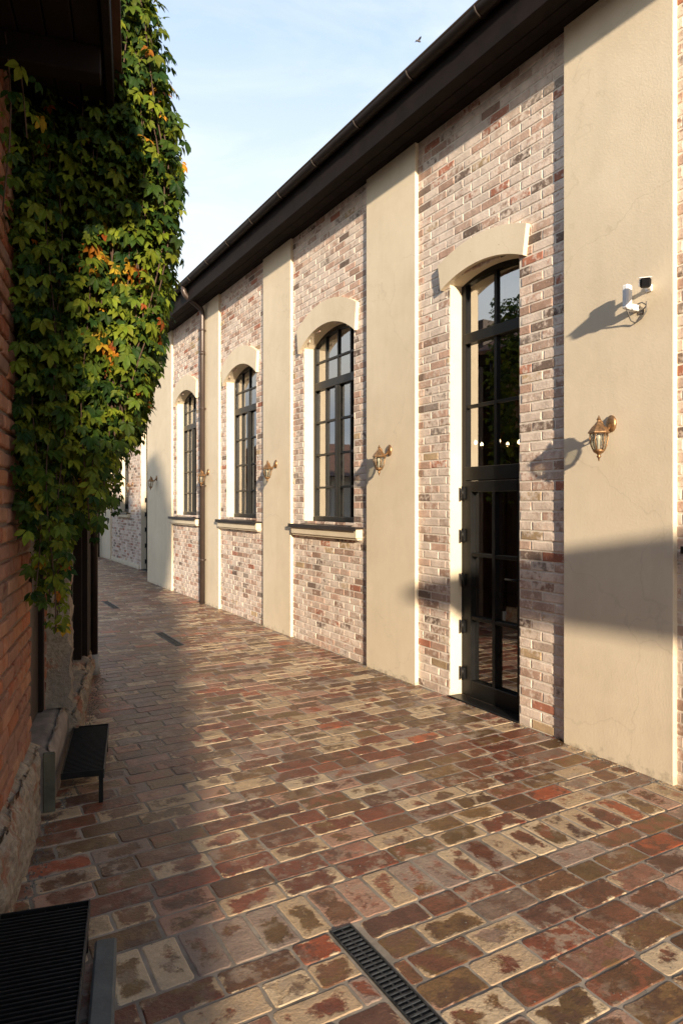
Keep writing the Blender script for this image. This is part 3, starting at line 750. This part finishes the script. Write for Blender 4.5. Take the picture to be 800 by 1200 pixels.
m_.tube([(PX-.03,2.72,2.955),(PX-.014,2.735,2.93),(PX-.01,2.765,2.912),(PX,2.772,2.905)],.0045,6)
m_.bbox(PX-.008,PX+.001,2.757,2.787,2.893,2.92,.003)
tag(m_.build('cable',M['cable'],None),'thin grey cable looped on the cream strip under the camera','cable')

# ------------------------------------------------------------------ old house on the left
house=thing('old_house','old red brick house with crumbling plinth and dark eaves on the left','building',LH(1,0,0))
def mpl(u,v,wv): return LH(u,-.065+wv,v)
mb=MB()
def lblk(v0,v1):
    return [(.93,1.66)] if v1<2.5 else []
panel(mb,-2.2,1.70,.30,3.62,.27,.082,.011,mpl,lblk,.012,.016,.005)
mb.build('wall',M['old_brick'],house)
def lbox(mb,s0,s1,d0,d1,z0,z1,b=.004):
    Mx=Matrix((( W.x,NN.x,0,O.x),(W.y,NN.y,0,O.y),(0,0,1,0),(0,0,0,1)))
    # left-handed mapping is mended by swapping the order of the axes
    Mx=Matrix(((NN.x,W.x,0,O.x),(NN.y,W.y,0,O.y),(0,0,1,0),(0,0,0,1)))
    mb.bbox(d0,d1,s0,s1,z0,z1,b,M=Mx)
m_=MB(); lbox(m_,-2.2,.93,-1.0,-.079,0,3.62); lbox(m_,.93,1.66,-1.0,-.079,2.5,3.62); lbox(m_,1.66,1.95,-1.0,-.079,0,3.62)
m_.build('wall_core',M['old_mortar'],house)
# rough plinth: displaced grid
def rough(name,s0,s1,d0,d1,z0,z1,amp,mat,seed,top_slope=.0,step=.022,nback=None):
    rg=random.Random(seed); from mathutils import noise as ns
    mb=MB(); ns_=max(2,int((s1-s0)/step)); nz=max(2,int((z1-z0)/step)); nd=max(2,int((d1-d0)/step))
    prof=[(d1,z0+(z1-z0)*k/nz) for k in range(nz+1)]+[(d1-(d1-d0)*k/nd,z1+top_slope*k/nd) for k in range(1,nd+1)]
    vs=[]; P=len(prof)
    for i in range(ns_+1):
        s=s0+(s1-s0)*i/ns_
        for j,(d,z) in enumerate(prof):
            q=Vector((s*3+seed,d*3,z*3)); a=ns.fractal(q*3.1,.8,2.1,6)*amp*1.1+ns.noise(q*.8)*amp*1.2
            edge=min(1,abs(z1-z)/.07+.0) if j<=nz else 1
            rnd_=(1-edge)*.035 if j<=nz else (max(0,1-(d1-d)/.07))*.035
            dd=d+a-(rnd_ if j<=nz else 0); zz=z-(rnd_ if j>nz else 0)+(a*.7 if z>z0+.02 else 0)
            vs.append(LH(s,dd,zz))
    fs=[(i*P+j,i*P+j+1,(i+1)*P+j+1,(i+1)*P+j) for i in range(ns_) for j in range(P-1)]
    b=len(vs)
    e0=[vs[j] for j in range(P)]+[LH(s0,d0,z0)]; e1=[vs[ns_*P+j] for j in range(P)]+[LH(s1,d0,z0)]
    mb.add(vs,[f[::-1] for f in fs],smooth=True); mb.add(e0,[tuple(range(P+1))]); mb.add(e1,[tuple(range(P+1))[::-1]])
    return mb.build(name,mat,house)
rough('plinth',-2.2,.90,-.12,-.005,-.01,.37,.022,M['stone'],3,.05)
rough('pier',1.665,1.98,-.14,.07,.355,2.75,.02,M['stone'],11)
rough('plinth',1.76,4.1,-.10,.10,-.01,.27,.03,M['stone'],23,.04)
rough('door_step',.90,1.76,-.14,.052,-.01,.350,.007,M['step_stone'],31)
m_=MB(); lbox(m_,.895,.899,-.0,.058,0,.33,.0015); lbox(m_,.885,.893,.0,.062,0,.325,.003); m_.build('step_end',M['green_stone'],house)
m_=MB(); lbox(m_,.96,1.60,-.135,-.112,.36,2.42); 
dr=m_.build('door',M['darkwood'],house)
m_=MB(); lbox(m_,.932,.96,-.14,-.092,.355,2.46); lbox(m_,1.60,1.662,-.14,-.085,.355,2.46); lbox(m_,.96,1.60,-.14,-.092,2.42,2.46); m_.build('frame',M['eave'],dr)
m_=MB(); lbox(m_,1.0,1.03,-.111,-.07,1.2,1.34); m_.build('handle',M['steel'],dr)
# far part of the house
m_=MB(); lbox(m_,1.98,2.4,-1.0,-.02,0,3.62); lbox(m_,3.45,4.2,-1.0,.0,0,3.62); lbox(m_,2.4,3.45,-1.0,-.02,2.6,3.62); lbox(m_,2.4,3.45,-1.0,-.3,.0,2.6)
m_.build('rear_wall',M['stone'],house)
m_=MB()
for k in range(6): lbox(m_,2.41+k*.17,2.41+k*.17+.165,-.16,-.12,.28,2.58,.005)
sh=m_.build('shutter',M['darkwood'],house)
m_=MB(); lbox(m_,3.46,4.19,.001,.075,.27,2.7); lbox(m_,2.40,2.47,-.15,.03,.27,2.6); lbox(m_,3.38,3.45,-.15,.03,.27,2.6); m_.build('frame',M['eave'],sh)
# eaves and roof
m_=MB()
for k in range(6): lbox(m_,-2.3,4.3,-.30+k*.108,-.30+k*.108+.104,3.62,3.645,.004)
lbox(m_,-2.3,4.3,.35,.385,3.60,3.80,.004); lbox(m_,-2.3,-2.27,-1.0,.345,3.60,3.80,.004)
s=-2.0
while s<4.2: lbox(m_,s,s+.09,-.28,.34,3.50,3.618,.004); s+=.62
m_.build('eaves',M['eave'],house)
m_=MB(); a=[LH(-2.35,.42,3.80),LH(4.35,.42,3.80),LH(4.35,-3.4,5.6),LH(-2.35,-3.4,5.6)]; b=[p-Vector((0,0,.05)) for p in a]
m_.add(a+b,[(0,1,2,3),(7,6,5,4),(0,4,5,1),(1,5,6,2),(3,7,4,0)])
a2=[LH(-2.35,-3.4,5.6),LH(4.35,-3.4,5.6),LH(4.35,-7,3.9),LH(-2.35,-7,3.9)]; m_.add(a2,[(0,1,2,3)])
m_.build('roof',M['roof'],house)
m_=MB()
for sv,fl in ((-2.2,1),(4.2,0)):
    pts=[LH(sv,-.08,0),LH(sv,-.08,3.7),LH(sv,-3.4,5.5),LH(sv,-6.8,3.9),LH(sv,-6.8,0)]
    m_.add(pts,[tuple(range(5)) if fl else tuple(range(5))[::-1]])
m_.add([LH(-2.2,-6.8,0),LH(4.2,-6.8,0),LH(4.2,-6.8,3.9),LH(-2.2,-6.8,3.9)],[(0,1,2,3)])
m_.build('gable_wall',M['old_brick'],house)
m_=MB(); m_.box(-4,1.18,7.62,9.3,0,4.4); m_.build('reflection_block',M['darkwood'],house)  # unseen dark block, added so the door glass has something dark to reflect
# downpipe with grey boot
pp=LH(4.05,.10,0)
m_=MB(); m_.tube([LH(4.05,.36,3.62),LH(4.05,.34,3.5),LH(4.05,.16,3.28),(pp.x,pp.y,3.15),(pp.x,pp.y,.19)],.038,12)
dp=m_.build('downpipe',M['pipe'] if False else M['gutter'],house)
m_=MB(); m_.tube([(pp.x,pp.y,-.01),(pp.x,pp.y,.2)],[.058,.05],12); m_.build('pipe_boot',M['boot'],dp)

# ------------------------------------------------------------------ steel steps and concrete edging
def steel_step(s0,s1,d0,d1,h,lab):
    t=thing('grating_step',lab,'step',LH((s0+s1)/2,(d0+d1)/2,0),'black steel grating steps by the old house')
    m_=MB(); lbox(m_,s0,s1,d0,d0+.006,h-.035,h,.001); lbox(m_,s0,s0+.006,d0+.0065,d1-.0065,h-.034,h-.001,.001); lbox(m_,s1-.006,s1,d0+.0065,d1-.0065,h-.034,h-.001,.001)
    m_.build('frame',M['steel'],t)
    m_=MB(); lbox(m_,s0,s1,d1-.006,d1,h-.05,h+.001,.001); m_.build('rim',M['steel_rim'],t)
    m_=MB(); n=int((s1-s0-.03)/.021)
    for k in range(n):
        a=s0+.02+k*(s1-s0-.04)/n; lbox(m_,a,a+.0075,d0+.0065,d1-.0065,h-.030,h-.003,.001)
    for k in range(1,4):
        d=d0+(d1-d0)*k/4; lbox(m_,s0+.0065,s1-.0065,d-.002,d+.002,h-.026,h-.012,.0005)
    m_.build('grating',M['steel'],t)
    for a in (s0+.002,s1-.027): 
        m_=MB(); lbox(m_,a,a+.025,d1-.030,d1-.0065,.001,h-.036,.002); m_.build('leg',M['steel'],t)
steel_step(.93,1.78,.085,.315,.19,'black steel grating step with thin legs below the dark house door')
steel_step(-1.35,-.40,-.0,.315,.19,'large black steel grating in the bottom left corner beside a concrete kerb')
m_=MB(); lbox(m_,-1.6,-.47,.335,.412,-.012,.075,.008); tag(m_.build('concrete_kerb',M['concrete'],None),'short grey concrete kerb block beside the nearest grating step','kerb')

# ------------------------------------------------------------------ creeper
def lerp_tab(tab,x):
    if x<=tab[0][0]: return tab[0][1]
    for (a,b),(c,d) in zip(tab,tab[1:]):
        if x<=c: return b+(d-b)*(x-a)/(c-a)
    return tab[-1][1]
DMAX=[(1.0,.09),(1.2,.13),(1.55,.20),(1.66,.28),(1.9,.34),(2.08,.41),(2.5,.53),(3.0,.605),(3.44,.64),(3.75,.585),(4.2,.49),(4.6,.42),(4.9,.36)]
def bottom(d):
    return lerp_tab([(-.1,1.9),(0,1.55),(.06,1.10),(.13,1.2),(.17,1.65),(.22,1.75),(.30,1.60),(.37,1.85),(.45,2.02),(.55,2.35),(.65,2.8),(.70,3.2)],d)
vine=thing('creeper','leafy green creeper with yellow and orange leaves hanging from the old house','climbing plant',LH(.9,.0,1.1))
AUT=[(LH(.35,.40,2.9),.16),(LH(.35,.35,2.45),.12),(LH(.35,.37,2.97),.11),(LH(.35,.45,2.83),.10),(LH(.35,.36,2.42),.10),(LH(.4,.28,3.2),.07),(LH(.4,.60,3.75),.10),(LH(.9,.03,1.15),.08),(LH(.4,.42,4.05),.07),(LH(.35,.40,2.62),.06)]
lv=MB(); st=MB(); rg=random.Random(21)
def leaf_color(p):
    from mathutils import noise as ns
    t=rg.random(); o=0
    for (q,r_) in AUT: o=max(o,1-((p-q).length/r_))
    o+=.35*ns.noise(p*4.0)
    if o>.25 and t<.40 or t<.010:
        c=rg.choice([(.30,.11,.012),(.36,.18,.016),(.22,.055,.012),(.36,.24,.025)])
    elif o>-.9 and t<.38: c=(.125,.155,.014)
    elif t<.03: c=(.12,.025,.015)
    else:
        k=rg.random()**2; c=(.014+.075*k,.038+.090*k,.008+.006*k)
    v=rg.uniform(.75,1.25); return tuple(x*v for x in c)
def leaf(p,outv,size):
    nrm=(outv+Vector((rg.uniform(-.85,.85),rg.uniform(-.85,.85),rg.uniform(-.4,1.0)))).normalized()
    down=Vector((rg.uniform(-.45,.45),rg.uniform(-.45,.45),-1)); down=(down-nrm*down.dot(nrm)).normalized(); side=nrm.cross(down)
    col=leaf_color(p)
    nl=5 if rg.random()<.75 else 3
    angs=[(-1.35,.55),(-.68,.85),(0,1),(.68,.85),(1.35,.55)] if nl==5 else [(-.8,.8),(0,1),(.8,.8)]
    for an,ln in angs:
        an+=rg.uniform(-.12,.12); L=size*ln*rg.uniform(.9,1.1)
        d=down*math.cos(an)+side*math.sin(an); q=nrm.cross(d); wd=L*rg.uniform(.19,.245)
        b=p+d*L*.10
        fold=nrm*(wd*.28); droop=nrm*L
        vs=[b, b+d*L*.32+q*wd*.8+fold-droop*.02, b+d*L*.62+q*wd+fold-droop*.08, b+d*L-droop*.24, b+d*L*.62-q*wd+fold-droop*.08, b+d*L*.32-q*wd*.8+fold-droop*.02, b+d*L*.36-droop*.02, b+d*L*.66-droop*.08]
        lv.add(vs,[(0,6,1),(1,6,7,2),(2,7,3),(0,5,6),(5,4,7,6),(4,3,7)],tuple(x*rg.uniform(.92,1.08) for x in col))
def strand(s,q,z0,zend,outv,dens=1.0,mode='q',size=(.042,.076)):
    z=z0; pts=[]; ds=rg.uniform(-.02,.02); ss=s
    wob=rg.uniform(0,6)
    while z>zend:
        dm=lerp_tab(DMAX,z)
        d=(-.06+q*(dm+.06)) if mode=='q' else q
        d+=.02*math.sin(z*5+wob)+ds; ss+=rg.uniform(-.012,.012)
        if d>dm+.03 and mode!='q': z-=.045; continue
        p=LH(ss,d,z); pts.append(p)
        if rg.random()<dens:
            o=Vector((rg.uniform(-1,1),rg.uniform(-1,1),rg.uniform(-.6,.6)))*.05
            leaf(p+o+outv*rg.uniform(0,.05),outv,size[0]+(size[1]-size[0])*rg.random()**.8 if rg.random()>.18 else rg.uniform(.024,.042))
        z-=.045
    if len(pts)>3 and rg.random()<.35: st.tube(pts[::2],[.0035]*len(pts[::2]),5)
FRONT=(W*-.85+NN*.45+Vector((0,0,.35))).normalized(); SIDE=(NN*.9+W*-.25+Vector((0,0,.4))).normalized()
# end of the hanging mass, facing the viewer
for k in range(215):
    d=rg.uniform(-.05,.66); s=.30+rg.random()**1.5*.55
    zt=3.55 if d<.40 else 4.75
    zb=bottom(d)+rg.uniform(-.12,.35)+(.15 if s>.6 else 0)
    strand(s,d,zt+rg.uniform(-.15,.1),max(1.02,zb),FRONT,.72,'d')
# outer curtain along the eaves
for k in range(290):
    s=.32+rg.random()**1.3*3.7; q=1-rg.random()**1.6*.40
    zb=1.95+.35*rg.random()+(.0 if s<2.5 else .25)
    strand(s,q,4.85 if s<2.2 else 4.4,zb,SIDE,.72,'q')
# thin growth over the near brick wall, below the eaves
for k in range(34):
    s=rg.uniform(-.15,.9); d=rg.uniform(-.06,.02)
    strand(s,d,3.6,2.55+.9*rg.random()-.55*(s>.55)-.45*(s>.3),FRONT,.6,'d')
# growth on top of the eaves
for k in range(420):
    s=.3+rg.random()*3.8; d=rg.uniform(.05,.56); z=3.86+.75*(1-abs(d-.30)/.4)*rg.random()**.5*rg.random()**.2
    leaf(LH(s,d,z),(Vector((0,0,.6))+NN*.6-W*.3).normalized(),rg.uniform(.05,.085))
# strands by the door and beside the pipe
for (s,d,zt,zb,dn) in ((.92,.0,2.3,1.12,.8),(.95,.03,2.4,1.05,.85),(1.02,.05,2.3,1.25,.8),(1.1,.02,2.3,1.5,.8),(.88,.03,2.3,1.3,.7),(2.2,.17,2.3,1.50,.8),(2.6,.22,2.3,1.30,.8),(3.1,.24,2.4,1.2,.8),(3.6,.26,2.4,1.22,.8),(3.9,.30,2.4,1.42,.8),(4.1,.28,2.5,1.5,.8),(3.3,.16,2.4,1.35,.8)):
    for r_ in range(2):
        strand(s+rg.uniform(-.05,.05),d+rg.uniform(-.02,.02),zt,zb+rg.uniform(0,.2),FRONT,dn,'f')
lv.build('foliage',M['leaf'],vine); 
for k in range(9):
    s=rg.uniform(.4,3.6); st.tube([LH(s,.0,1.9+rg.random()),LH(s+.1,-.0,2.8),LH(s+.05,.2,3.4),LH(s,.42,3.7),LH(s+.05,.48,4.1)],[.009,.010,.010,.009,.006],6)
st.build('stem',M['stem'],vine)

# ------------------------------------------------------------------ bird
bp=Vector((14.9,20.2,18.6))
bd=thing('bird','tiny dark bird flying in the pale sky above the gutter','bird',bp)
m_=MB(); m_.tube([bp+Vector((-.11,0,0)),bp+Vector((-.08,0,.01)),bp+Vector((-.02,0,.02)),bp+Vector((.05,0,.015)),bp+Vector((.09,0,.02)),bp+Vector((.115,0,.015))],[.012,.022,.036,.032,.026,.006],8); m_.build('body',M['bird'],bd)
for sg in (-1,1):
    m_=MB(); a=[bp+Vector((.04,sg*.02,.03)),bp+Vector((.06,sg*.10,.09)),bp+Vector((-.02,sg*.20,.08)),bp+Vector((-.03,sg*.10,.07)),bp+Vector((-.04,sg*.02,.03))]
    b=[p-Vector((0,0,.006)) for p in a]
    m_.add(a+b,[(0,1,2,3,4),(9,8,7,6,5)]+[(i,(i+1)%5,5+(i+1)%5,5+i) for i in range(5)]); m_.build('wing',M['bird'],bd)

# ------------------------------------------------------------------ unseen added shade casters, and a neighbour house that shows in the panes
gw=thing('shade_wall','unseen rendered block added behind the viewer to shade the left paving','wall',LH(-10,.2,0))  # unseen block added to shade the left ground and the lower creeper
m_=MB(); lbox(m_,-9.4,-8,-.24,.345,0,3.75,.01); m_.build('masonry',M['white_house'],gw)
m_=MB(); lbox(m_,-9.44,-7.96,-.24,.37,3.75,3.81,.01); m_.build('coping',M['concrete'],gw)
tt=6.0
def back(y,z,t=tt): return (PX-math.sin(AZ)*t, y-math.cos(AZ)*t, z+math.tan(EL)*t)
aw=thing('shade_caster','unseen dark panel on two posts added behind the viewer to cast the shadow band','shade_caster',(2.2,-4.5,0))  # unseen panel, outline traced back along the sun from the wall shadow band
pts=[back(1.6,1.68),back(1.6,.95),back(4.95,.84),back(4.98,.99),back(3.4,1.385)]
m_=MB(); a=[Vector(p) for p in pts]; b=[p+Vector((-.10,.0,0)) for p in a]; n=len(a)
m_.add(a+b,[tuple(range(n)),tuple(range(n,2*n))[::-1]]+[(i,n+i,n+(i+1)%n,(i+1)%n) for i in range(n)]); m_.build('blocker',M['blocker'],aw)
for dy in (.05,.5):
    m_=MB(); m_.tube([(a[0].x-.05,a[0].y+dy,0),(a[0].x-.05,a[0].y+dy,a[0].z-.02)],.03,8); m_.build('post',M['steel'],aw)
nh=thing('neighbour_house','pale rendered house with a tiled roof beyond the old house','house',(-6,20,0))
m_=MB(); m_.box(-11,-1.6,17,26,0,2.5); m_.build('wall',M['white_house'],nh)
m_=MB(); m_.add([(-11.3,16.6,2.5),(-1.2,16.6,2.5),(-1.2,21.5,3.9),(-11.3,21.5,3.9),(-11.3,26.4,2.5),(-1.2,26.4,2.5)],[(0,1,2,3),(3,2,5,4),(1,5,2),(0,3,4)]); m_.build('roof',M['roof'],nh)
for y in (18.6,21.0,23.4):
    m_=MB(); m_.box(-1.62,-1.56,y,y+.9,.9,2.1); f=m_.build('window',M['frame'],nh)

bk=thing('shade_block','unseen tall brick block added behind the viewer to shade the creeper','house',LH(-12,-3,0))  # unseen block added to keep the left of the creeper in shade
m_=MB(); lbox(m_,-10.4,-8.0,-6,-.27,0,6.2,.01); m_.build('wall',M['old_brick'],bk)
m_=MB(); m_.add([LH(-10.6,-.22,6.2),LH(-7.9,-.22,6.2),LH(-7.9,-3.1,8.4),LH(-10.6,-3.1,8.4),LH(-10.6,-6.2,6.2),LH(-7.9,-6.2,6.2)],[(0,1,2,3),(3,2,5,4),(1,5,2),(0,3,4)]); m_.build('roof',M['roof'],bk)

gm=MB(); gr_=random.Random(5)
def crumb(x,y,r,z=.0):
    n=5; a0=gr_.random()*6; b=[(x+r*gr_.uniform(.7,1.2)*math.cos(a0+2*PI*k/n),y+r*gr_.uniform(.7,1.2)*math.sin(a0+2*PI*k/n),z-.001) for k in range(n)]
    t=[(x+(p[0]-x)*.55,y+(p[1]-y)*.55,z+r*gr_.uniform(.4,.8)) for p in b]
    gm.add(b+t,[tuple(range(n,2*n))]+[(k,(k+1)%n,n+(k+1)%n,n+k) for k in range(n)])
for k in range(1500):
    y=gr_.uniform(1.2,14); x=BX-.01-abs(gr_.gauss(0,.035))
    for (a,b) in pils:
        if a-.02<y<b+.02: x-=(BX-PX)
    crumb(x,y,gr_.uniform(.0015,.0055),.0012)
for k in range(700):
    y=gr_.uniform(1.2,7); x=gr_.uniform(.45+.23*(y-3.2),3.6); crumb(x,y,gr_.uniform(.001,.0032),.0012)
for k in range(900):
    sv=gr_.uniform(-.4,4.2); p=LH(sv,(.075 if .9<sv<1.76 else .015 if sv<.9 else .12)+abs(gr_.gauss(0,.04)),0); crumb(p.x,p.y,gr_.uniform(.0015,.006),.0012)
tag(gm.build('grit',M['concrete'],None),'fine grey grit gathered along the foot of both walls and over the pavers','grit',None,'stuff')
